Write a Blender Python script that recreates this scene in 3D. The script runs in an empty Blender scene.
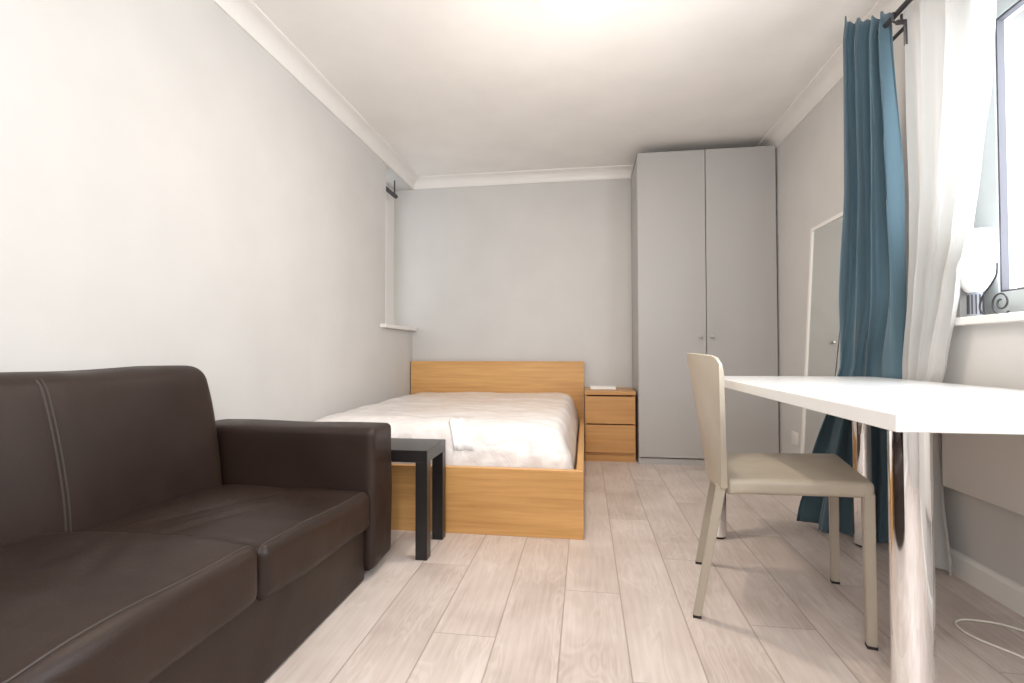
import bpy, bmesh, math, random
from mathutils import Vector, Matrix, noise
from mathutils.bvhtree import BVHTree
random.seed(4)
S = bpy.context.scene
C = S.collection

# ---------------------------------------------------------------- camera
F, YAW, PITCH, ROLL, CH = 499.04, 0.14576, 0.01966, 0.0015, 0.8608
r_ = Vector((math.cos(YAW), math.sin(YAW), 0))
fw = Vector((-math.sin(YAW)*math.cos(PITCH), math.cos(YAW)*math.cos(PITCH), math.sin(PITCH)))
u_ = r_.cross(fw)
rr = r_*math.cos(ROLL) - u_*math.sin(ROLL)
uu = r_*math.sin(ROLL) + u_*math.cos(ROLL)
cam = bpy.data.objects.new('camera', bpy.data.cameras.new('camera')); C.objects.link(cam)
cam.data.sensor_width = 36; cam.data.lens = F/1024*36; cam.data.clip_start = 0.02
M = Matrix((rr, uu, -fw)).transposed().to_4x4(); M.translation = Vector((0, 0, CH))
cam.matrix_world = M
S.camera = cam

# ---------------------------------------------------------------- world, lights, exposure
S.view_settings.view_transform = 'Standard'; S.view_settings.look = 'None'
S.view_settings.gamma = 1; S.view_settings.use_curve_mapping = False
S.view_settings.exposure = 0.50
w = bpy.data.worlds.new('sky'); S.world = w; w.use_nodes = True
bg = w.node_tree.nodes['Background']
bg.inputs[0].default_value = (0.93, 0.965, 1, 1); bg.inputs[1].default_value = 1.4

def area(name, loc, rot, sx, sy, power, col):
    l = bpy.data.lights.new(name, 'AREA'); l.shape = 'RECTANGLE'; l.size = sx; l.size_y = sy
    l.energy = power; l.color = col
    o = bpy.data.objects.new(name, l); C.objects.link(o); o.location = loc; o.rotation_euler = rot
    return o
# daylight outside the right window, then added fill light at the invented back window
area('daylight_side', (1.62, 1.18, 1.56), (0, math.radians(90), 0), 1.1, 1.7, 42, (0.90, 0.95, 1))
area('added_fill_back', (-0.1, -1.74, 1.75), (math.radians(90), 0, 0), 2.1, 1.0, 18, (0.97, 0.98, 1))

# ---------------------------------------------------------------- room numbers
XL, XR, YF, YB, ZC = -1.58, 1.415, 4.439, -1.6, 2.46
COV = 2.37

# ---------------------------------------------------------------- materials
def mat(name, col=(.8, .8, .8), rough=.5, metal=0, spec=None, coat=0, coat_rough=.1):
    m = bpy.data.materials.new(name); m.use_nodes = True
    b = m.node_tree.nodes['Principled BSDF']
    b.inputs['Base Color'].default_value = (*col, 1); b.inputs['Roughness'].default_value = rough
    b.inputs['Metallic'].default_value = metal
    if spec is not None: b.inputs['Specular IOR Level'].default_value = spec
    b.inputs['Coat Weight'].default_value = coat; b.inputs['Coat Roughness'].default_value = coat_rough
    return m
class NT:
    def __init__(s, m): s.t = m.node_tree; s.b = s.t.nodes['Principled BSDF']
    def n(s, typ, **kw):
        x = s.t.nodes.new(typ)
        for k, v in kw.items(): setattr(x, k, v)
        return x
    def l(s, a, b): s.t.links.new(a, b)
    def math(s, op, a, b=None):
        x = s.n('ShaderNodeMath', operation=op)
        for i, v in enumerate((a, b)):
            if v is None: continue
            if isinstance(v, (int, float)): x.inputs[i].default_value = v
            else: s.l(v, x.inputs[i])
        return x.outputs[0]
    def coords(s, scale=(1, 1, 1), kind='Object'):
        tc = s.n('ShaderNodeTexCoord'); mp = s.n('ShaderNodeMapping'); mp.inputs['Scale'].default_value = scale
        s.l(tc.outputs[kind], mp.inputs[0]); return mp.outputs[0]
    def noise(s, vec, scale, detail=4, rough=.5, dist=0):
        x = s.n('ShaderNodeTexNoise'); x.inputs['Scale'].default_value = scale; x.inputs['Detail'].default_value = detail
        x.inputs['Roughness'].default_value = rough; x.inputs['Distortion'].default_value = dist
        s.l(vec, x.inputs['Vector']); return x.outputs['Fac']
    def ramp(s, fac, stops):
        x = s.n('ShaderNodeValToRGB'); e = x.color_ramp.elements
        while len(e) < len(stops): e.new(.5)
        for el, (p, c) in zip(e, stops): el.position = p; el.color = (*c, 1)
        s.l(fac, x.inputs[0]); return x.outputs[0]
    def bump(s, h, strength=.2, dist=.01):
        x = s.n('ShaderNodeBump'); x.inputs['Strength'].default_value = strength; x.inputs['Distance'].default_value = dist
        s.l(h, x.inputs['Height']); s.l(x.outputs[0], s.b.inputs['Normal'])
def painted(name, col, rough=.6, var=.03, bump=.05, scale=60):
    m = mat(name, col, rough); t = NT(m); v = t.coords()
    f = t.noise(v, 3, 3)
    t.l(t.ramp(f, [(.3, tuple(c*(1-var) for c in col)), (.7, tuple(min(1, c*(1+var)) for c in col))]), t.b.inputs['Base Color'])
    t.bump(t.noise(v, scale, 4), bump, .004)
    return m
def wood(name, dark, light, axis='X', rough=.38, k=1.0):
    m = mat(name, light, rough); t = NT(m)
    sc = {'X': (1.2, 30, 30), 'Y': (30, 1.2, 30), 'Z': (30, 30, 1.2)}[axis]
    v = t.coords(tuple(a*k for a in sc))
    f = t.noise(v, 1.6, 6, .62, .4)
    sc2 = {'X': (.8, 6, 6), 'Y': (6, .8, 6), 'Z': (6, 6, .8)}[axis]
    g = t.noise(t.coords(sc2), 1.1, 3, .5, .3)
    h = t.math('ADD', t.math('MULTIPLY', f, .55), t.math('MULTIPLY', g, .45))
    t.l(t.ramp(h, [(.32, dark), (.66, light)]), t.b.inputs['Base Color'])
    t.bump(f, .05, .002)
    return m
WALL = painted('wall_paint', (.605, .586, .568), .55)
CEIL = painted('ceiling_paint', (.86, .83, .80), .7)
TRIM = painted('white_gloss_trim', (.82, .79, .76), .35, .01, .01)
UPVC = mat('white_window_plastic', (.60, .64, .64), .35)
GASK = mat('dark_window_seal', (.08, .075, .09), .6)
OAK = wood('oak_veneer', (.50, .245, .075), (.72, .41, .155), 'X')
OAKY = wood('oak_veneer_rail', (.50, .245, .075), (.72, .41, .155), 'Y')
OAKN = wood('oak_veneer_nightstand', (.42, .20, .065), (.56, .30, .11), 'X')
GREY = painted('grey_wardrobe_foil', (.43, .415, .405), .42, .012, .01)
CHROME = mat('chrome', (.86, .86, .87), .06, 1)
STEEL = mat('brushed_steel', (.5, .48, .45), .3, 1)
BLACK = painted('black_brown_lacquer', (.012, .0105, .0105), .33, .05, .02)
TABLE = mat('white_table_foil', (.79, .79, .785), .22)
DARK = mat('dark_gap', (.02, .016, .014), .8)
CABLE = mat('white_cable', (.78, .74, .66), .45)
IRON = mat('dark_iron', (.07, .065, .07), .45, .6)
SOCK = mat('white_socket_plastic', (.75, .72, .70), .35)
RADI = painted('white_radiator_enamel', (.74, .71, .67), .35, .01, .0)
PAPER = mat('white_paper', (.85, .83, .80), .7)

def floor_mat():
    m = mat('grey_oak_laminate', (.5, .43, .37), .38); t = NT(m)
    tc = t.n('ShaderNodeTexCoord'); sp = t.n('ShaderNodeSeparateXYZ'); t.l(tc.outputs['Object'], sp.inputs[0])
    X, Y = sp.outputs[0], sp.outputs[1]
    W, L = .1945, 1.285
    fx = t.math('DIVIDE', t.math('ADD', X, .076+W*20), W)
    ix = t.math('FLOOR', fx); ux = t.math('SUBTRACT', fx, ix)
    fy = t.math('ADD', t.math('DIVIDE', t.math('SUBTRACT', Y, 1.496), L), t.math('MULTIPLY', t.math('SUBTRACT', ix, 18.0), -.628))
    iy = t.math('FLOOR', fy); uy = t.math('SUBTRACT', fy, iy)
    cb = t.n('ShaderNodeCombineXYZ'); t.l(ix, cb.inputs[0]); t.l(iy, cb.inputs[1])
    w2 = t.n('ShaderNodeTexWhiteNoise', noise_dimensions='2D'); t.l(cb.outputs[0], w2.inputs['Vector'])
    rnd = w2.outputs['Value']
    # grain coordinates, shifted per plank
    gx = t.math('ADD', t.math('MULTIPLY', X, 8.0), t.math('MULTIPLY', rnd, 37.0))
    gy = t.math('ADD', t.math('MULTIPLY', Y, 1.9), t.math('MULTIPLY', rnd, 91.0))
    g = t.n('ShaderNodeCombineXYZ'); t.l(gx, g.inputs[0]); t.l(gy, g.inputs[1])
    big = t.noise(g.outputs[0], .9, 3, .5, .6)
    # cathedral rings: sine of a smooth noise field
    rings = t.math('SINE', t.math('MULTIPLY', big, 120.0))
    rings = t.math('MULTIPLY', t.math('ADD', rings, 1.0), .5)
    g2 = t.n('ShaderNodeCombineXYZ')
    t.l(t.math('MULTIPLY', gx, 9.0), g2.inputs[0]); t.l(t.math('MULTIPLY', gy, 2.2), g2.inputs[1])
    fine = t.noise(g2.outputs[0], 1.0, 5, .65, .2)
    g3 = t.n('ShaderNodeCombineXYZ')
    t.l(t.math('MULTIPLY', gx, .28), g3.inputs[0]); t.l(t.math('MULTIPLY', gy, 1.3), g3.inputs[1])
    patch = t.noise(g3.outputs[0], 1.3, 3, .5, .3)
    mask = t.math('MULTIPLY', rings, t.math('GREATER_THAN', big, .50))
    h = t.math('ADD', t.math('MULTIPLY', fine, .36), t.math('MULTIPLY', mask, .075))
    h = t.math('ADD', h, t.math('MULTIPLY', patch, .46))
    h = t.math('ADD', h, t.math('MULTIPLY', rnd, .10))
    col = t.ramp(h, [(.26, (.40, .325, .285)), (.44, (.56, .475, .43)), (.66, (.69, .615, .57))])
    # seams
    ex = t.math('MINIMUM', ux, t.math('SUBTRACT', 1.0, ux)); ey = t.math('MINIMUM', uy, t.math('SUBTRACT', 1.0, uy))
    seam = t.math('MAXIMUM', t.math('LESS_THAN', ex, .012), t.math('LESS_THAN', ey, .0012))
    mx = t.n('ShaderNodeMixRGB'); mx.inputs[2].default_value = (.24, .18, .15, 1)
    t.l(t.math('MULTIPLY', seam, .6), mx.inputs[0]); t.l(col, mx.inputs[1])
    t.l(mx.outputs[0], t.b.inputs['Base Color'])
    t.bump(t.math('SUBTRACT', t.math('MULTIPLY', fine, .25), seam), .25, .001)
    return m
FLOOR = floor_mat()

def leather(name, col, rough, bscale=170, bstr=.12, wr=.25):
    m = mat(name, col, rough, spec=.36); t = NT(m); v = t.coords()
    vo = t.n('ShaderNodeTexVoronoi'); vo.inputs['Scale'].default_value = bscale; t.l(v, vo.inputs['Vector'])
    big = t.noise(v, 5, 4, .55, .6)
    sc = t.noise(v, 2.2, 3, .6)
    t.l(t.ramp(sc, [(.3, tuple(c*.8 for c in col)), (.7, tuple(c*1.25 for c in col))]), t.b.inputs['Base Color'])
    t.l(t.ramp(big, [(.3, (rough*.85,)*3), (.7, (min(1, rough*1.2),)*3)]), t.b.inputs['Roughness'])
    t.bump(t.math('ADD', t.math('MULTIPLY', vo.outputs['Distance'], .25), t.math('MULTIPLY', big, wr*6)), bstr, .006)
    return m
LEATHER = leather('dark_brown_leather', (.021, .0105, .0072), .47)
STITCH = mat('brown_stitched_seam', (.045, .032, .027), .5)
CREAM = leather('taupe_faux_leather', (.43, .375, .30), .38, 260, .06, .06)
CREAMF = mat('taupe_leather_bound_leg', (.40, .345, .275), .36)

def plastic_wrap():
    m = mat('plastic_wrapped_mattress', (.86, .80, .765), .32, coat=.5, coat_rough=.18); t = NT(m)
    v = t.coords((1, 2.2, 1)); a = t.noise(v, 4.5, 6, .6, 1.2); b = t.noise(t.coords((1, 2.2, 1)), 6, 3, .5, 2.5)
    t.l(t.ramp(b, [(.3, (.74, .68, .655)), (.62, (.83, .79, .77))]), t.b.inputs['Base Color'])
    t.bump(t.math('ADD', a, t.math('MULTIPLY', b, .5)), .45, .02)
    return m
WRAP = plastic_wrap()

def blue_cloth():
    m = mat('teal_blue_curtain_cloth', (.085, .150, .190), .8); t = NT(m); v = t.coords()
    t.b.inputs['Sheen Weight'].default_value = .25
    t.bump(t.noise(v, 500, 2), .05, .002)
    tr = t.n('ShaderNodeBsdfTranslucent'); tr.inputs[0].default_value = (.10, .24, .32, 1)
    mx = t.n('ShaderNodeMixShader'); mx.inputs[0].default_value = .10
    out = [x for x in t.t.nodes if x.type == 'OUTPUT_MATERIAL'][0]
    t.l(t.b.outputs[0], mx.inputs[1]); t.l(tr.outputs[0], mx.inputs[2]); t.l(mx.outputs[0], out.inputs[0])
    return m
BLUE = blue_cloth()
def sheer():
    m = mat('white_voile', (.68, .67, .655), .8); t = NT(m)
    tr = t.n('ShaderNodeBsdfTranslucent'); tr.inputs[0].default_value = (.55, .545, .53, 1)
    tp = t.n('ShaderNodeBsdfTransparent')
    a = t.n('ShaderNodeMixShader'); a.inputs[0].default_value = .30
    b = t.n('ShaderNodeMixShader'); b.inputs[0].default_value = .04
    out = [x for x in t.t.nodes if x.type == 'OUTPUT_MATERIAL'][0]
    t.l(t.b.outputs[0], a.inputs[1]); t.l(tr.outputs[0], a.inputs[2])
    t.l(a.outputs[0], b.inputs[1]); t.l(tp.outputs[0], b.inputs[2]); t.l(b.outputs[0], out.inputs[0])
    return m
SHEER = sheer()
def glass():
    m = mat('window_glass', (1, 1, 1), .02); t = NT(m)
    gl = t.n('ShaderNodeBsdfGlossy'); gl.inputs['Roughness'].default_value = .02
    tp = t.n('ShaderNodeBsdfTransparent'); tp.inputs[0].default_value = (.97, .98, .98, 1)
    a = t.n('ShaderNodeMixShader'); a.inputs[0].default_value = .04
    out = [x for x in t.t.nodes if x.type == 'OUTPUT_MATERIAL'][0]
    t.l(tp.outputs[0], a.inputs[1]); t.l(gl.outputs[0], a.inputs[2]); t.l(a.outputs[0], out.inputs[0])
    return m
GLASS = glass()
MIRROR = mat('mirror_glass', (.86, .88, .85), .01, 1)
LAMP = mat('lit_lamp_glass', (1, .95, .85), .4)
LAMP.node_tree.nodes['Principled BSDF'].inputs['Emission Color'].default_value = (1, .83, .62, 1)
LAMP.node_tree.nodes['Principled BSDF'].inputs['Emission Strength'].default_value = 4
SHADE = mat('white_frosted_glass', (.9, .9, .9), .35)
SHADE.node_tree.nodes['Principled BSDF'].inputs['Subsurface Weight'].default_value = .3
RIB = mat('grey_ribbed_ceramic', (.30, .32, .37), .4)

# ---------------------------------------------------------------- mesh helpers
def link(name, me, m, parent=None, loc=None, smooth=False):
    o = bpy.data.objects.new(name, me); C.objects.link(o)
    if m: me.materials.append(m)
    if smooth:
        for p in me.polygons: p.use_smooth = True
    if parent is not None:
        o.parent = parent
    return o
def obj(name, bm, m, parent=None, smooth=False, angle=None, origin=None):
    """mesh drawn in world coordinates; shifted to its own or its thing's origin"""
    if origin is None and parent is not None: off = parent.matrix_world.translation.copy() if parent.parent is None else parent['_o']
    elif origin is not None: off = Vector(origin)
    else:
        xs = [v.co for v in bm.verts]
        mn = Vector((min(v.x for v in xs), min(v.y for v in xs), min(v.z for v in xs))); mx = Vector((max(v.x for v in xs), max(v.y for v in xs), max(v.z for v in xs)))
        off = Vector(((mn.x+mx.x)/2, (mn.y+mx.y)/2, mn.z))
    bmesh.ops.recalc_face_normals(bm, faces=bm.faces)
    me = bpy.data.meshes.new(name)
    for v in bm.verts: v.co -= Vector(off)
    bm.to_mesh(me); bm.free()
    if angle is not None:
        for p in me.polygons: p.use_smooth = True
        try: me.set_sharp_from_angle(angle=math.radians(angle))
        except Exception: pass
    o = link(name, me, m, None, smooth=smooth)
    ORIG[o.name] = Vector(off)
    if parent is None: o.location = off
    else:
        po = ORIG[parent.name]; o.parent = parent
        o.location = Vector(off) - po
    return o
ORIG = {}
def _obj(name, bm, m, parent=None, smooth=False, angle=30, origin=None):
    if parent is not None: origin = ORIG[parent.name]
    return obj(name, bm, m, parent, smooth, angle, origin)
def thing(name, label, cat, loc, group=None):
    o = bpy.data.objects.new(name, None); C.objects.link(o); o.location = loc; o.empty_display_size = .1
    o['label'] = label; o['category'] = cat
    if group: o['group'] = group
    ORIG[o.name] = Vector(loc); return o
def tag(o, label, cat, group=None):
    o['label'] = label; o['category'] = cat
    if group: o['group'] = group
    return o
def struct(name, bm, m, angle=None, origin=None):
    o = _obj(name, bm, m, None, angle=angle, origin=origin); o['kind'] = 'structure'; return o
def box(x0, x1, y0, y1, z0, z1, bev=0, seg=2, bm=None):
    b = bmesh.new()
    r = bmesh.ops.create_cube(b, size=1)
    for v in b.verts:
        v.co = Vector((x0+(v.co.x+.5)*(x1-x0), y0+(v.co.y+.5)*(y1-y0), z0+(v.co.z+.5)*(z1-z0)))
    if bev: bmesh.ops.bevel(b, geom=b.edges[:], offset=bev, segments=seg, profile=.5, affect='EDGES')
    return merge(bm, b)
def merge(bm, b):
    if bm is None: return b
    me = bpy.data.meshes.new('t'); b.to_mesh(me); b.free(); bm.from_mesh(me); bpy.data.meshes.remove(me); return bm
def soft(x0, x1, y0, y1, z0, z1, r, step=.03, fn=None, bm=None):
    """rounded box with a fine grid, fn(p, n_local) displaces"""
    h = Vector(((x1-x0)/2, (y1-y0)/2, (z1-z0)/2)); c = Vector(((x0+x1)/2, (y0+y1)/2, (z0+z1)/2))
    r = min(r, h.x, h.y, h.z)
    def samples(hh):
        n = max(1, int(round((2*(hh-r))/step))) if hh-r > 1e-4 else 0
        s = [-hh + r*(1-math.cos(a*math.pi/2/4))*1.0 for a in range(4)]
        s = [-hh + r*math.tan(math.pi/4*k/4) for k in range(4)]
        mid = [-hh+r + (2*(hh-r))*k/n for k in range(n+1)] if n else [0.0]
        e = [-q for q in reversed(s)]
        return s+mid+e
    X, Y, Z = samples(h.x), samples(h.y), samples(h.z)
    b = bmesh.new(); cache = {}
    def V(p):
        key = tuple(round(q, 6) for q in p)
        if key in cache: return cache[key]
        P = Vector(p); i = Vector((max(-(h.x-r), min(h.x-r, P.x)), max(-(h.y-r), min(h.y-r, P.y)), max(-(h.z-r), min(h.z-r, P.z))))
        d = P-i
        q = i + (d.normalized()*r if d.length > 1e-7 else d)
        n = d.normalized() if d.length > 1e-7 else Vector((0, 0, 1))
        if fn: q = fn(q, n, h)
        v = b.verts.new(q+c); cache[key] = v; return v
    def grid(A, B, f):
        for i in range(len(A)-1):
            for j in range(len(B)-1):
                vs = [V(f(A[i], B[j])), V(f(A[i+1], B[j])), V(f(A[i+1], B[j+1])), V(f(A[i], B[j+1]))]
                if len(set(vs)) == 4: b.faces.new(vs)
                elif len(set(vs)) == 3:
                    b.faces.new(list(dict.fromkeys(vs)))
    for s in (-1, 1):
        grid(X, Y, lambda a, q: (a, q, s*h.z)); grid(X, Z, lambda a, q: (a, s*h.y, q)); grid(Y, Z, lambda a, q: (s*h.x, a, q))
    return merge(bm, b)
def ring(x0, x1, y0, y1, z0, z1, t, tb=None, axis='X', bm=None):
    """picture-frame of four butted bars; opening faces X (or Y)"""
    tb = tb or t; b = bm or bmesh.new()
    def bx(a0, a1, c0, c1):
        if axis == 'X': box(x0, x1, a0, a1, c0, c1, bm=b)
        else: box(a0, a1, y0, y1, c0, c1, bm=b)
    p0, p1 = (y0, y1) if axis == 'X' else (x0, x1)
    bx(p0, p0+t, z0, z1); bx(p1-t, p1, z0, z1); bx(p0+t, p1-t, z0, z0+tb); bx(p0+t, p1-t, z1-tb, z1)
    return b
def tube(pts, rad, seg=10, bm=None, cap=True):
    b = bmesh.new(); rings = []
    pts = [Vector(p) for p in pts]
    prev = None
    for i, p in enumerate(pts):
        t = (pts[min(i+1, len(pts)-1)]-pts[max(i-1, 0)]).normalized()
        if prev is None:
            a = Vector((0, 0, 1)) if abs(t.z) < .9 else Vector((1, 0, 0)); nx = t.cross(a).normalized()
        else: nx = (prev - t*prev.dot(t)).normalized()
        prev = nx; ny = t.cross(nx)
        R = rad[i] if isinstance(rad, (list, tuple)) else rad
        rings.append([b.verts.new(p+(nx*math.cos(2*math.pi*k/seg)+ny*math.sin(2*math.pi*k/seg))*R) for k in range(seg)])
    for A, B in zip(rings, rings[1:]):
        for k in range(seg): b.faces.new((A[k], A[(k+1) % seg], B[(k+1) % seg], B[k]))
    if cap: b.faces.new(rings[0][::-1]); b.faces.new(rings[-1])
    return merge(bm, b)
def lathe(cx, cy, prof, seg=32, bm=None):
    """prof: list of (radius, z)"""
    b = bmesh.new(); rings = []
    for R, z in prof:
        if R < 1e-5: rings.append([b.verts.new((cx, cy, z))])
        else: rings.append([b.verts.new((cx+R*math.cos(2*math.pi*k/seg), cy+R*math.sin(2*math.pi*k/seg), z)) for k in range(seg)])
    for A, B in zip(rings, rings[1:]):
        for k in range(seg):
            q = (k+1) % seg
            vs = [A[k % len(A)], A[q % len(A)], B[q % len(B)], B[k % len(B)]]
            vs = list(dict.fromkeys(vs))
            if len(vs) >= 3: b.faces.new(vs)
    return merge(bm, b)
def prism(poly, axis, a, b_, bm=None):
    """poly of 2D points extruded along axis from a to b_"""
    b = bmesh.new()
    def P(p, t):
        return {'X': (t, p[0], p[1]), 'Y': (p[0], t, p[1]), 'Z': (p[0], p[1], t)}[axis]
    A = [b.verts.new(P(p, a)) for p in poly]; B = [b.verts.new(P(p, b_)) for p in poly]
    n = len(poly)
    for i in range(n): b.faces.new((A[i], A[(i+1) % n], B[(i+1) % n], B[i]))
    b.faces.new(A[::-1]); b.faces.new(B)
    return merge(bm, b)
def catmull(P, n):
    P = [Vector(p) for p in P]; out = []
    for i in range(len(P)-1):
        p0 = P[max(i-1, 0)]; p1 = P[i]; p2 = P[i+1]; p3 = P[min(i+2, len(P)-1)]
        for k in range(n):
            t = k/n
            out.append(.5*((2*p1)+(p2-p0)*t+(2*p0-5*p1+4*p2-p3)*t*t+(3*p1-p0-3*p2+p3)*t**3))
    out.append(P[-1]); return out

# ================================================================ SETTING
T = .25
struct('floor', box(XL-.3, XR+.3, YB-.2, YF+.2, -.1, 0), FLOOR, origin=(0, 0, 0))
struct('ceiling', box(XL-.3, XR+.3, YB-.2, YF+.2, ZC, ZC+.1), CEIL)
struct('wall_far', box(XL-.35, XR+.3, YF, YF+.15, 0, ZC), WALL)
# left wall with a window recess at its far end
RY0, RZ0, RZ1 = 3.80, 1.055, 2.366
b = box(XL-T, XL, YB-.2, RY0, 0, ZC)
box(XL-T, XL, RY0, YF, 0, RZ0, bm=b); box(XL-T, XL, RY0, YF, RZ1, ZC, bm=b)
struct('wall_left', b, WALL)
# right wall with the big window
WY0, WY1, WZ0, WZ1 = .30, 2.13, .985, 2.15
b = box(XR, XR+T, YB-.2, WY0, 0, ZC); box(XR, XR+T, WY1, YF+.2, 0, ZC, bm=b)
box(XR, XR+T, WY0, WY1, 0, WZ0, bm=b); box(XR, XR+T, WY0, WY1, WZ1, ZC, bm=b)
struct('wall_right', b, WALL)
# wall behind the camera, with a window opening added to let in fill light
b = box(XL-.3, -1.2, YB-.15, YB, 0, ZC); box(1.0, XR+.3, YB-.15, YB, 0, ZC, bm=b)
box(-1.2, 1.0, YB-.15, YB, 0, 1.2, bm=b); box(-1.2, 1.0, YB-.15, YB, 2.30, ZC, bm=b)
struct('wall_back', b, WALL)
# coving
def cov_profile(n=6, ph=ZC-COV, pw=.085):
    p = [(0, 0), (0.008, 0), (.008, .008)]
    for k in range(n+1):
        a = math.pi/2*k/n
        p.append((.008+(pw-.016)*(1-math.cos(a)), .010+(ph-.022)*math.sin(a)))
    p += [(pw, ph-.008), (pw, ph), (0, ph)]
    return p
cp = cov_profile()
struct('trim_1', prism([(XL+a, COV+z) for a, z in cp], 'Y', YB, YF), TRIM, 40)
struct('trim_2', prism([(YF-a, COV+z) for a, z in cp], 'X', XL, XR), TRIM, 40)
struct('trim_3', prism([(XR-a, COV+z) for a, z in cp], 'Y', YB, YF), TRIM, 40)
# skirting boards
def skirt(poly_dir): ...
def sk(sgn, X): return [(X, 0), (X+sgn*.018, 0), (X+sgn*.018, .075), (X+sgn*.010, .088), (X, .09)]
struct('baseboard_right', prism(sk(-1, XR), 'Y', YB, YF), TRIM)
struct('baseboard_left', prism(sk(1, XL), 'Y', YB, YF), TRIM)
struct('baseboard_far', prism(sk(-1, YF), 'X', XL+.02, XR-.02), TRIM)
# left recess: sill, frame, glass
struct('trim_4', box(XL-.20, XL+.042, 3.70, YF, RZ0-.006, RZ0+.024, .004), TRIM)
b = box(XL-.235, XL-.185, RY0, RY0+.06, RZ0, RZ1); box(XL-.235, XL-.185, YF-.19, YF, RZ0, RZ1, bm=b)
box(XL-.235, XL-.185, RY0+.06, YF-.19, RZ0, RZ0+.06, bm=b); box(XL-.235, XL-.185, RY0+.06, YF-.19, RZ1-.06, RZ1, bm=b)
wf = struct('window_1', b, TRIM)
p = _obj('pane', box(XL-.215, XL-.205, RY0+.05, YF-.18, RZ0+.05, RZ1-.05), GLASS, wf)
# right window
X0 = 1.475
b = ring(X0, X0+.06, WY0, WY1, WZ0, WZ1, .100, .085)
win = struct('window_2', b, UPVC)
_obj('pane_seal', ring(X0+.006, X0+.03, WY0+.093, WY1-.093, WZ0+.078, WZ1-.08, .014), GASK, win)
_obj('pane', box(X0+.03, X0+.036, WY0+.098, WY1-.098, WZ0+.08, WZ1-.08), GLASS, win)
struct('trim_5', box(XR-.045, X0+.01, WY0-.05, WY1+.0, WZ0-.03, WZ0, .005), TRIM)
# unseen window behind the camera, added to brighten the room
b = ring(-1.2, 1.0, YB-.10, YB-.04, 1.2, 2.3, .06, axis='Y'); box(-.13, -.07, YB-.10, YB-.04, 1.26, 2.24, bm=b)
wb = struct('added_window_back', b, UPVC)
_obj('pane', box(-1.15, .95, YB-.075, YB-.069, 1.25, 2.25), GLASS, wb)

# ================================================================ BED
BX0, BX1, BY0, BY1 = -1.570, -.0106, 2.316, 4.412
bed = thing('bed_frame', 'oak veneer double bed frame with low headboard and deep footboard', 'bed', ((BX0+BX1)/2, (BY0+BY1)/2, 0))
_obj('headboard', box(BX0, BX1, BY1-.05, BY1, 0, .773, .002, 1), OAK, bed)
_obj('footboard', box(BX0, BX1, BY0, BY0+.035, 0, .3115, .0015, 1), OAK, bed)
_obj('side_rail', box(BX1-.033, BX1, BY0+.035, BY1-.05, 0, .30, .0015, 1), OAKY, bed)
_obj('side_rail', box(BX0, BX0+.033, BY0+.035, BY1-.05, 0, .30, .0015, 1), OAKY, bed)
_obj('slatted_base', box(BX0+.033, BX1-.033, BY0+.035, BY1-.05, .19, .215), OAKN, bed)

def fmat(q, n, h):
    top = max(0, n.z)
    X, Y, Z = q.x, q.y, q.z
    e = noise.noise(Vector((X*3.0, Y*5.0, 1.3)))*.010 + noise.noise(Vector((X*9, Y*14, Z*8)))*.006+abs(noise.noise(Vector((X*5+2, Y*11+X*6, Z*9))))*.006
    side = (1 - abs(n.z))
    q = q + n*(e*(1 if n.z >= -.2 else 0))
    # sides bulge a little and lean in to the top
    lean = (Z+h.z)/(2*h.z)
    q.x -= .055*lean**1.5*math.copysign(min(1, max(0, 1-(h.x-abs(X))/.30)), X)
    q.y -= .045*lean**1.5*math.copysign(min(1, max(0, 1-(h.y-abs(Y))/.30)), Y)
    # soft shoulders: the top rolls over towards its edges
    ex = max(0, 1-(h.x-abs(q.x))/.20); ey = max(0, 1-(h.y-abs(q.y))/.26)
    if Z > 0: q.z -= (.040*ex**2.2 + .050*ey**2.2)*min(1, Z/(.6*h.z))
    return q
mt = _obj('mattress', soft(BX0+.045, BX1-.042, BY0+.045, BY1-.06, .216, .512, .055, .03, fmat), WRAP, None, angle=60)
tag(mt, 'white mattress still in crinkled plastic wrap on the oak bed', 'mattress')
# crumpled flap of plastic on its front edge
tree = BVHTree.FromPolygons([mt.location+v.co for v in mt.data.vertices], [tuple(p.vertices) for p in mt.data.polygons])
b = bmesh.new(); N = 12; vs = {}
for i in range(N+1):
    for j in range(N+1):
        u, v = i/N, j/N
        x = -.685+.075*u+.05*v*v+.03*(1 if (v > .6 and u > .8) else 0); y = 2.50-.125*v
        hit = tree.ray_cast(Vector((x, y, 1)), Vector((0, 0, -1)))[0]
        z = (hit.z if hit else .45) + .006 + .016*abs(noise.noise(Vector((u*3.5, v*4, 7))))+.006*noise.noise(Vector((u*9, v*8, 3)))
        vs[i, j] = b.verts.new((x, y-.004, z))
for i in range(N):
    for j in range(N): b.faces.new((vs[i, j], vs[i+1, j], vs[i+1, j+1], vs[i, j+1]))
fl = _obj('plastic_flap', b, mat('white_plastic_film', (.9, .9, .9), .3), mt, angle=50)
fl['label'] = 'crumpled white flap of packaging film'
md = fl.modifiers.new('s', 'SOLIDIFY'); md.thickness = .002

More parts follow.
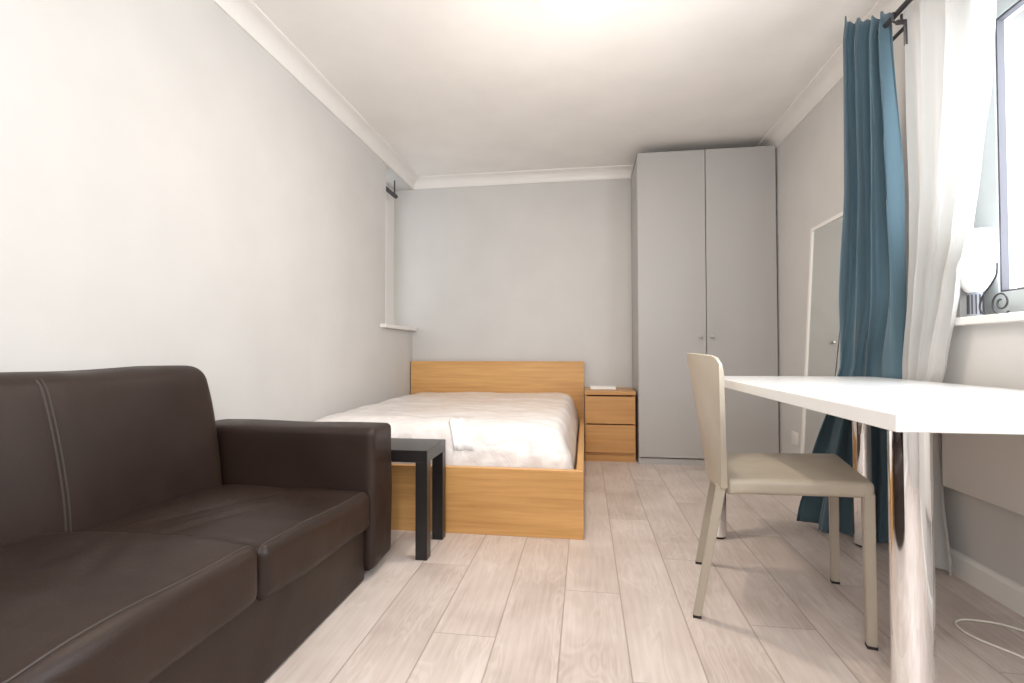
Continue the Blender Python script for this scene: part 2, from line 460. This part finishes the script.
# ================================================================ NIGHTSTAND
nx0, nx1, ny0, ny1 = -.0045, .384, 3.9608, 4.435-.018
ns = thing('nightstand', 'oak veneer two drawer nightstand between the bed and grey wardrobe', 'nightstand', ((nx0+nx1)/2, (ny0+ny1)/2, 0))
b = box(nx0, nx0+.018, ny0+.021, ny1, 0, .515); box(nx1-.018, nx1, ny0+.021, ny1, 0, .515, bm=b); box(nx0, nx1, ny1-.01, ny1, 0, .515, bm=b); box(nx0, nx1, ny0+.02, ny1, .05, .07, bm=b)
_obj('carcass', b, OAKN, ns)
_obj('top_panel', box(nx0-.002, nx1+.002, ny0, ny1, .519, .5495, .002, 1), OAKN, ns)
_obj('drawer', box(nx0+.003, nx1-.004, ny0, ny0+.42, .296, .508, .0015, 1), OAKN, ns)
_obj('drawer', box(nx0+.003, nx1-.004, ny0, ny0+.42, .072, .286, .0015, 1), OAKN, ns)
_obj('plinth', box(nx0+.018, nx1-.018, ny0+.02, ny0+.035, 0, .052), OAKN, ns)
o = _obj('paper_stack', bmesh.new() if 0 else box(.04, .245, 4.12, 4.27, .5495, .573, .003, 1), PAPER)
tag(o, 'small flat white booklet lying on top of the nightstand', 'booklet')

# ================================================================ WARDROBE
wx0, wx1, wy0, wy1, wh = .4016, 1.4096, 3.919, YF-.02, 2.386
wr = thing('wardrobe', 'tall grey two door wardrobe in the far right corner', 'wardrobe', ((wx0+wx1)/2, (wy0+wy1)/2, 0))
b = box(wx0, wx0+.018, wy0+.02, wy1, 0, wh-.004); box(wx1-.018, wx1, wy0+.02, wy1, 0, wh-.004, bm=b)
box(wx0, wx1, wy0+.02, wy1, wh-.02, wh-.004, bm=b); box(wx0, wx1, wy1-.01, wy1, 0, wh-.02, bm=b); box(wx0+.018, wx1-.018, wy0+.03, wy1, .05, .07, bm=b)
_obj('carcass', b, GREY, wr)
_obj('plinth', box(wx0+.004, wx1-.004, wy0+.015, wy0+.03, 0, .045), GREY, wr)
mid = (wx0+wx1)/2 - .003
def knob(x, z, par):
    b = bmesh.new()
    prof = [(0, 0), (.006, 0), (.006, .012), (.011, .016), (.012, .022), (.009, .026), (0, .027)]
    q = lathe(0, 0, prof, 16)
    for v in q.verts: v.co = Vector((x+v.co.x, wy0-v.co.z, z+v.co.y))
    return _obj('knob', q, STEEL, par)
d1 = _obj('door', box(wx0+.001, mid-.0025, wy0, wy0+.019, .054, wh, .0015, 1), GREY, wr)
d2 = _obj('door', box(mid+.0025, wx1-.0085, wy0, wy0+.019, .054, wh, .0015, 1), GREY, wr)
knob(mid-.045, .968, d1); knob(mid+.038, .968, d2)

# ================================================================ SOFA
sofa = thing('sofa', 'dark brown leather two seat sofa along the left wall', 'sofa', (-1.2, 1.15, 0))
def fn_cushion(seed, amp=.012, puff=.018, tilt=0):
    def f(q, n, h):
        s = (1-(q.x/h.x)**2)*(1-(q.y/h.y)**2)
        e = noise.noise(Vector((q.x*4+seed, q.y*4, q.z*4)))*amp + noise.noise(Vector((q.x*13+seed, q.y*9, q.z*5)))*amp*.25
        q = q + n*e
        if n.z > .3: q.z += puff*max(0, s)**.6
        q.z -= tilt*(q.y+h.y)/(2*h.y)
        return q
    return f
def f_far(q, n, h):
    q = fn_cushion(3.1, .010, .016, .035)(q, n, h)
    if n.z > .3:   # long crease running back from the split
        for (ax, ay, bx, by, dep) in ((-.17, -.30, .02, .25, .010), (-.05, -.30, .13, .12, .006)):
            d = Vector((bx-ax, by-ay)); L = d.length; d /= L
            r = Vector((q.x-ax, q.y-ay)); t = r.dot(d); c = abs(r.x*d.y-r.y*d.x)
            if 0 < t < L: q.z += dep*math.exp(-(c/.012)**2)*math.sin(math.pi*t/L) - dep*.8*math.exp(-((c-.028)/.02)**2)*math.sin(math.pi*t/L)
    return q
def f_near(q, n, h):
    q = fn_cushion(8.4, .010, .028, 0)(q, n, h)
    if n.z > .3:
        for (ax, ay, bx, by, dep) in ((-.05, .31, .16, -.02, .007), (.04, .31, .22, .05, .006), (-.1, .3, .02, .02, .005)):
            d = Vector((bx-ax, by-ay)); L = d.length; d /= L
            r = Vector((q.x-ax, q.y-ay)); t = r.dot(d); c = abs(r.x*d.y-r.y*d.x)
            if 0 < t < L: q.z -= dep*math.exp(-(c/.012)**2)*math.sin(math.pi*t/L)
    return q
_obj('base', soft(-1.54, -.822, .50, 1.79, .003, .26, .012, .05), LEATHER, sofa, angle=60)
def stitched_cushion(y0, y1, xf, z0, z1, fn):
    c = _obj('seat_cushion', soft(-1.42, xf, y0, y1, z0, z1, .035, .02, fn), LEATHER, sofa, angle=70)
    tr = BVHTree.FromPolygons([ORIG['sofa']+v.co for v in c.data.vertices], [tuple(p.vertices) for p in c.data.polygons])
    pts = []
    for k in range(41):
        y = y0+.012+(y1-y0-.024)*k/40
        h = tr.ray_cast(Vector((xf-.024, y, 1)), Vector((0, 0, -1)))[0]
        if h: pts.append((h.x, h.y, h.z))
    p = _obj('stitching', tube(pts, .0022, 6), STITCH, c); p['label'] = 'stitched edge seam'
stitched_cushion(1.153, 1.797, -.795, .222, .372, f_far)
stitched_cushion(.50, 1.148, -.790, .238, .392, f_near)
def f_back(q, n, h):
    q = q + n*noise.noise(Vector((q.x*4, q.y*3.2+5, q.z*4)))*.010
    if n.x > .3:
        q.x += .018*(1-(q.z/h.z)**2)
        d = abs(q.y+h.y-.666)
        q.x -= .003*math.exp(-(d/.012)**2)
    # lean back towards the top
    t = (q.z+h.z)/(2*h.z)
    q.x -= .10*t*max(0, min(1, (q.x+h.x)/(.8*h.x)))
    return q
bk = _obj('backrest', soft(-1.555, -1.375, .50, 1.775, .30, .805, .05, .025, f_back), LEATHER, sofa, angle=70)
# stitched strip over the middle seam of the backrest
tree = BVHTree.FromPolygons([ORIG['sofa']+v.co for v in bk.data.vertices], [tuple(p.vertices) for p in bk.data.polygons])
bm = bmesh.new()
for yy in (1.157, 1.170):          # two parallel rows of raised stitching
    pts = []
    for k in range(40):
        z = .37+.415*k/39
        h = tree.ray_cast(Vector((0, yy, z)), Vector((-1, 0, 0)))[0]
        if h: pts.append((h.x+.0005, yy, z))
    tube(pts, .0028, 6, bm=bm)
sm = _obj('seam', bm, STITCH, bk); sm['label'] = 'stitched seam strip'
def f_arm(q, n, h):
    q = q + n*noise.noise(Vector((q.x*3, q.y*5, q.z*4+9)))*.006
    if n.z > .3: q.z += .006*(1-(q.y/h.y)**2)
    return q
_obj('armrest', soft(-1.560, -.792, 1.792, 1.991, .035, .566, .024, .025, f_arm), LEATHER, sofa, angle=60)
_obj('armrest', soft(-1.560, -.792, .30, .50, .035, .566, .028, .025, f_arm), LEATHER, sofa, angle=60)
for x in (-1.50, -.87):
    for y in (.36, 1.90): _obj('foot', box(x-.03, x+.03, y-.03, y+.03, 0, .04, .004, 1), BLACK, sofa)

# ================================================================ SIDE TABLE
sx0, sx1, sy0, sy1 = -1.10, -.648, 1.996, 2.274
st = thing('side_table', 'small black square legged side table between the sofa arm and bed', 'side table', ((sx0+sx1)/2, (sy0+sy1)/2, 0))
_obj('table_top', box(sx0, sx1, sy0, sy1, .40, .45, .002, 1), BLACK, st)
for x in (sx0, sx1-.05):
    for y in (sy0, sy1-.05): _obj('leg', box(x, x+.05, y, y+.05, 0, .401, .0015, 1), BLACK, st)

# ================================================================ TABLE
tx0, tx1, ty0, ty1 = .583, 1.330, 1.046, 2.556
tb = thing('dining_table', 'white rectangular table on round chrome legs by the window', 'table', ((tx0+tx1)/2, (ty0+ty1)/2, 0))
_obj('table_top', box(tx0, tx1, ty0, ty1, .706, .74, .0015, 1), TABLE, tb)
def tleg(x, y):
    o = _obj('leg', lathe(x, y, [(0, .010), (.037, .010), (.037, .45), (.037, .704), (.0, .704)], 48), CHROME, tb, angle=40)
    _obj('mounting_plate', lathe(x, y, [(0, .700), (.045, .700), (.045, .7065), (0, .7065)], 32), STEEL, o)
    _obj('foot_pad', lathe(x, y, [(0, 0), (.030, 0), (.032, .004), (.032, .011), (0, .011)], 32), DARK, o)
for p_ in ((.660, 1.140), (.606, 2.445), (1.213, 2.425), (1.255, 1.140)): tleg(*p_)

# ================================================================ CHAIR (local frame: +X is the sitter's front, built in local coordinates)
ch = bpy.data.objects.new('dining_chair', None); C.objects.link(ch)
ch.location = (.634, 1.866, 0); ch.rotation_euler = (0, 0, math.radians(-12.8)); ORIG['dining_chair'] = Vector((0, 0, 0))
tag(ch, 'taupe faux leather dining chair pulled up to the white table', 'chair')
HW = .215
def f_seat(q, n, h):
    if n.z > .3: q.z += .006*(1-(q.x/h.x)**2)*(1-(q.y/h.y)**2)
    q.z += .030*(q.x+h.x)/(2*h.x) - .013
    k = max(0, (-q.x-h.x+.09)/.09)                             # rear edge rounds off into the shell
    if k > 0: q.x += .062*k*(abs(q.y)/h.y)**2
    return q
_obj('seat', soft(-.197, .252, -HW-.012, HW+.012, .414, .462, .016, .03, f_seat), CREAM, ch, angle=60)
def shell():
    """backrest shell: wraps forward at both edges and reclines in the middle"""
    b = bmesh.new(); NY, NZ, TH = 40, 24, .020
    def P(u, t, side):
        y = (.232+.006*t)*u
        xc = -.206 - .064*t**1.1; xe = -.160 - .004*t
        x = xc + (xe-xc)*abs(u)**2.2
        zt = .853 - .012*abs(u)**3
        # rounded top corners
        cr = max(0, (abs(u)-.88)/.12)
        zt -= .022*(1-math.sqrt(max(0, 1-cr*cr)))
        z = .424 + (zt-.424)*t
        dx = 2.2*(xe-xc)*abs(u)**1.2*(1 if u > 0 else -1)/.235
        n = Vector((1, -dx, 0)).normalized()
        th = TH*(1 - .35*max(0, (t-.9)/.1)**2) * side
        return Vector((x, y, z)) + n*th
    V = {}
    for s_ in (0, 1):
        for i in range(NY+1):
            for k in range(NZ+1):
                V[s_, i, k] = b.verts.new(P(-1+2*i/NY, k/NZ, s_))
    for i in range(NY):
        for k in range(NZ):
            for s_ in (0, 1): b.faces.new((V[s_, i, k], V[s_, i+1, k], V[s_, i+1, k+1], V[s_, i, k+1]))
        for k in (0, NZ): b.faces.new((V[0, i, k], V[0, i+1, k], V[1, i+1, k], V[1, i, k]))
    for k in range(NZ):
        for i in (0, NY): b.faces.new((V[0, i, k], V[0, i, k+1], V[1, i, k+1], V[1, i, k]))
    rim = [e for e in b.edges if len(e.link_faces) == 2 and e.calc_face_angle(0) > math.radians(60)]
    bmesh.ops.bevel(b, geom=rim, offset=.005, segments=3, profile=.5, affect='EDGES')
    return b
_obj('backrest', shell(), CREAM, ch, angle=50)
def leg4(name, x0, y0, x1, y1, ztop, s0=.016, s1=.0125):
    b = bmesh.new()
    A = [b.verts.new((x0+i*s0, y0+j*s0, ztop)) for i, j in ((-1, -1), (1, -1), (1, 1), (-1, 1))]
    B = [b.verts.new((x1+i*s1, y1+j*s1, .008)) for i, j in ((-1, -1), (1, -1), (1, 1), (-1, 1))]
    for k in range(4): b.faces.new((A[k], A[(k+1) % 4], B[(k+1) % 4], B[k]))
    b.faces.new(A); b.faces.new(B[::-1])
    bmesh.ops.bevel(b, geom=[e for e in b.edges if abs(e.verts[0].co.z-e.verts[1].co.z) > .1], offset=.003, segments=2, affect='EDGES')
    o = _obj('leg', b, CREAMF, ch)
    _obj('foot_cap', box(x1-s1*1.02, x1+s1*1.02, y1-s1*1.02, y1+s1*1.02, 0, .009), DARK, o)
for s in (-1, 1):
    leg4('leg', .236, s*(HW-.002), .238, s*(HW+.003), .445, .015, .0130)
    leg4('leg', -.160, s*(HW-.010), -.236, s*(HW+.004), .43, .015, .0125)

# ================================================================ MIRROR (leans on the right wall)
mr = thing('leaning_mirror', 'tall white framed mirror leaning on the right wall beside wardrobe', 'mirror', (1.32, 3.07, 0))
my0, my1, mh = 2.83, 3.325, 1.62
def lean(b):
    for v in b.verts:
        z = v.co.z; d = v.co.x
        v.co.x = 1.302 + .088*z/mh + d; 
    return b
fr = ring(0, .02, my0, my1, 0, mh, .022)
_obj('frame', lean(fr), TRIM, mr)
_obj('mirror_glass', lean(box(.006, .012, my0+.015, my1-.015, .015, mh-.015)), MIRROR, mr)
_obj('backing', lean(box(.013, .018, my0+.005, my1-.005, .005, mh-.005)), DARK, mr)
# socket
so = thing('wall_socket', 'white wall socket low on the right wall beside the wardrobe', 'socket', (XR, 3.65, .22))
_obj('face_plate', box(XR-.010, XR-.0005, 3.60, 3.70, .22, .31, .003), SOCK, so)
_obj('switch', box(XR-.014, XR-.009, 3.64, 3.66, .275, .295, .001, 1), SOCK, so)

# ================================================================ RADIATOR
rd = thing('radiator', 'white flat panel radiator on the right wall beneath the window', 'radiator', (1.37, 1.3, .345))
_obj('panel', box(1.352, 1.372, .45, 2.145, .343, .715, .006, 2), RADI, rd)
b = bmesh.new()
for k in range(60): box(1.373, 1.397, .50+k*.027, .503+k*.027, .37, .69, bm=b)
_obj('convector_fins', b, RADI, rd)
for y in (.8, 1.8): _obj('wall_bracket', box(1.397, XR-.0005, y-.02, y+.02, .40, .66, .002, 1), RADI, rd)
_obj('pipe', tube([(1.385, .52, .35), (1.385, .52, 0)], .008), RADI, rd)

# ================================================================ CURTAINS
def curtain(levels, nu, folds, amp, phase, zs_n=70, rise=0):
    """levels: (z, [4 control points], amp factor)"""
    b = bmesh.new(); rows = []
    levels = sorted(levels, key=lambda l: -l[0]); ztop, zbot = levels[0][0], levels[-1][0]
    for i in range(zs_n+1):
        z = ztop+(zbot-ztop)*i/zs_n
        for a, c in zip(levels, levels[1:]):
            if a[0] >= z >= c[0]: break
        t = (a[0]-z)/(a[0]-c[0]) if a[0] != c[0] else 0
        t = t*t*(3-2*t)*.5+t*.5
        P = [Vector((*p, 0)).lerp(Vector((*q, 0)), t) for p, q in zip(a[1], c[1])]
        am = a[2]*(1-t)+c[2]*t
        line = catmull(P, nu//(len(P)-1))
        row = []
        for k, p in enumerate(line):
            u = k/(len(line)-1)
            d = (line[min(k+1, len(line)-1)]-line[max(k-1, 0)]).normalized(); n = Vector((d.y, -d.x, 0))
            ph = folds*u*2*math.pi + phase + .9*math.sin(3.1*u+z*1.1) + .35*math.sin(z*2.3+u*9)
            s = math.sin(ph)
            s = math.copysign(abs(s)**.75, s)
            off = amp*am*(s + .25*math.sin(ph*2.3+z*1.7))
            q = p+n*off+d*(amp*am*.28*math.cos(ph*1.0))
            up = rise*max(0, 1-u/.75)*max(0, (z-1.7)/(ztop-1.7)) + .006*math.sin(u*60)*(1 if z > ztop-.02 else 0)
            row.append(b.verts.new((q.x, q.y, z+up)))
        rows.append(row)
    for A, B in zip(rows, rows[1:]):
        for k in range(len(A)-1): b.faces.new((A[k], A[k+1], B[k+1], B[k]))
    return b
rail = thing('curtain_rail', 'dark double curtain rail fixed above the right window', 'curtain rail', (XR, 1.2, 2.1))
RX1, RX2, RZ = 1.235, 1.300, 2.205
rod = _obj('rod', tube([(RX1, .2, RZ), (RX1, 2.40, RZ)], .011, 14), IRON, rail, angle=40)
_obj('rod', tube([(RX2, .2, RZ-.02), (RX2, 2.36, RZ-.02)], .008, 14), IRON, rail, angle=40)
for y in (2.165, .35):
    b = box(XR-.008, XR-.0005, y-.014, y+.014, RZ-.13, RZ+.01, .002, 1)
    box(RX1-.005, XR-.004, y-.006, y+.006, RZ-.045, RZ-.028, .002, 1, bm=b)
    tube([(RX1-.016, y, RZ+.004), (RX1-.016, y, RZ-.03), (RX1, y, RZ-.040), (RX1+.016, y, RZ-.03), (RX1+.016, y, RZ-.006)], .005, 8, bm=b)
    tube([(RX2, y, RZ-.028), (RX2, y, RZ-.04)], .007, 8, bm=b)
    tube([(RX1+.03, y, RZ-.03), (RX1+.03, y, RZ-.13)], .007, 8, bm=b)
    _obj('bracket', b, IRON, rail, angle=40)
lv = [(2.262, [(1.139, 2.360), (1.187, 2.330), (1.223, 2.280), (1.246, 2.240)], .55),
      (2.17, [(1.136, 2.370), (1.180, 2.340), (1.220, 2.290), (1.240, 2.230)], .6),
      (1.57, [(1.173, 2.440), (1.223, 2.400), (1.263, 2.340), (1.285, 2.270)], .9),
      (1.10, [(1.195, 2.540), (1.255, 2.480), (1.299, 2.400), (1.321, 2.320)], .8),
      (.80, [(1.215, 2.615), (1.28, 2.61), (1.345, 2.58), (1.365, 2.41)], .45),
      (.70, [(1.195, 2.625), (1.27, 2.62), (1.345, 2.58), (1.368, 2.41)], .45),
      (.30, [(1.115, 2.68), (1.19, 2.56), (1.28, 2.50), (1.37, 2.42)], .8),
      (.012, [(1.075, 2.71), (1.14, 2.54), (1.25, 2.50), (1.365, 2.42)], .9)]
cu = _obj('curtain', curtain(lv, 90, 3.7, .040, .6, rise=.055), BLUE, None, angle=80)
tag(cu, 'teal blue floor length curtain bunched beside the window', 'curtain')
md = cu.modifiers.new('s', 'SOLIDIFY'); md.thickness = .003
lv = [(2.235, [(1.272, 2.160), (1.288, 2.030), (1.301, 1.910), (1.305, 1.800)], .5),
      (2.05, [(1.276, 2.160), (1.301, 2.040), (1.324, 1.930), (1.317, 1.800)], .8),
      (1.80, [(1.276, 2.160), (1.304, 2.050), (1.321, 1.940), (1.329, 1.840)], .9),
      (1.50, [(1.285, 2.170), (1.304, 2.070), (1.313, 1.970), (1.323, 1.890)], .95),
      (1.28, [(1.302, 2.210), (1.318, 2.120), (1.334, 2.040), (1.338, 1.960)], .9),
      (1.10, [(1.320, 2.260), (1.330, 2.180), (1.346, 2.110), (1.350, 2.040)], .8),
      (.80, [(1.368, 2.39), (1.368, 2.30), (1.366, 2.22), (1.360, 2.12)], .55),
      (.68, [(1.368, 2.39), (1.368, 2.33), (1.368, 2.26), (1.368, 2.18)], .5),
      (.30, [(1.36, 2.38), (1.36, 2.30), (1.36, 2.22), (1.368, 2.16)], .6),
      (.015, [(1.350, 2.37), (1.35, 2.28), (1.355, 2.20), (1.365, 2.10)], .7)]
cs = _obj('curtain', curtain(lv, 90, 4.0, .024, 2.0), SHEER, None, angle=80)
tag(cs, 'white sheer voile curtain hanging at the edge of the window', 'curtain')

# rod in the left recess
b = tube([(XL-.075, RY0+.03, 2.232), (XL-.075, 4.20, 2.232)], .019, 14)
tube([(XL-.075, 4.17, 2.24), (XL-.075, 4.17, RZ1)], .006, 8, bm=b)
rp = _obj('curtain_rod', b, IRON, None, angle=40)
tag(rp, 'short dark rod across the window recess above the bed', 'curtain rod')

# ================================================================ LAMP ON SILL
lx, ly, lz = 1.415, 2.052, WZ0
lp = thing('scroll_lamp', 'small lamp with white bowl shade and iron scrollwork on the windowsill', 'lamp', (lx, ly, lz))
pr = [(0, lz), (.030, lz)]
_obj('base', lathe(lx, ly, [(0, lz), (.024, lz), (.025, lz+.006), (.021, lz+.012), (.021, lz+.078), (.020, lz+.088), (0, lz+.088)], 24), RIB, lp, angle=40)
b = bmesh.new()
for k in range(12):
    a = 2*math.pi*k/12; tube([(lx+.022*math.cos(a), ly+.022*math.sin(a), lz+.008), (lx+.022*math.cos(a), ly+.022*math.sin(a), lz+.080)], .002, 6, bm=b)
_obj('rib', b, IRON, lp)
_obj('shade', lathe(lx, ly, [(.012, lz+.082), (.030, lz+.095), (.052, lz+.13), (.064, lz+.18), (.066, lz+.235), (.060, lz+.285), (.050, lz+.315), (.0, lz+.318)], 36), SHADE, lp, angle=60)
def spiral(c, r0, r1, a0, a1, n=30):
    return [(lx-.01, c[0]+(r0+(r1-r0)*k/n)*math.cos(a0+(a1-a0)*k/n), c[1]+(r0+(r1-r0)*k/n)*math.sin(a0+(a1-a0)*k/n)) for k in range(n+1)]
P = catmull([(lx-.01, 1.938, lz+.180), (lx-.01, 1.942, lz+.140), (lx-.01, 1.968, lz+.105), (lx-.01, 2.000, lz+.075), (lx-.01, 2.018, lz+.040), (lx-.01, 2.012, lz+.015), (lx-.01, 1.992, lz+.003)], 6)
_obj('scroll', tube(P, .0032, 8), IRON, lp, angle=60)
_obj('scroll', tube(spiral((1.925, lz+.040), .044, .010, -2.4, -2.4+4.4*math.pi/1.35, 40), .003, 8), IRON, lp, angle=60)

# ================================================================ CEILING LAMPS (one in view, one added unseen behind the camera as fill)
def ceiling_lamp(x, y, r, label, watts, tint):
    cl = thing('ceiling_light', label, 'ceiling light', (x, y, ZC))
    _obj('rim', lathe(x, y, [(0, ZC), (r, ZC), (r, ZC-.014), (r*.93, ZC-.018), (0, ZC-.018)], 48), TRIM, cl, angle=40)
    _obj('diffuser', lathe(x, y, [(r*.92, ZC-.016), (r*.90, ZC-.040), (r*.76, ZC-.060), (r*.5, ZC-.072), (0, ZC-.078)], 48), LAMP, cl, angle=70)
    pl = bpy.data.lights.new('ceiling_bulb', 'POINT'); pl.energy = watts; pl.color = tint; pl.shadow_soft_size = .15
    po = bpy.data.objects.new('ceiling_bulb', pl); C.objects.link(po); po.location = (x, y, ZC-.75)
    al = bpy.data.lights.new('ceiling_glow', 'AREA'); al.shape = 'DISK'; al.size = r*.9; al.energy = watts*.9; al.color = tint
    ao = bpy.data.objects.new('ceiling_glow', al); C.objects.link(ao); ao.location = (x, y, ZC-.0795)
ceiling_lamp(-.075, 2.17, .125, 'round flush ceiling light glowing warm white in front of the camera', 10, (1, .89, .78))
ceiling_lamp(-.075, -.45, .16, 'added unseen ceiling light behind the camera giving fill light', 15, (1, .99, .98))

# ================================================================ CABLE
cpts = [(XR-.02, 1.66, .03), (1.36, 1.70, .006), (1.321, 1.751, .005), (1.281, 1.784, .005), (1.233, 1.797, .005), (1.185, 1.797, .005), (1.150, 1.775, .005), (1.138, 1.730, .005), (1.147, 1.688, .005), (1.177, 1.642, .005), (1.205, 1.598, .005), (1.25, 1.50, .005), (1.30, 1.35, .005), (1.33, 1.1, .005)]
cb = _obj('cable', tube(catmull(cpts, 8), .0032, 8), CABLE, None, angle=80)
tag(cb, 'thin white cable looped on the floor under the table', 'cable')
for o in S.objects:
    if '_o' in o: del o['_o']
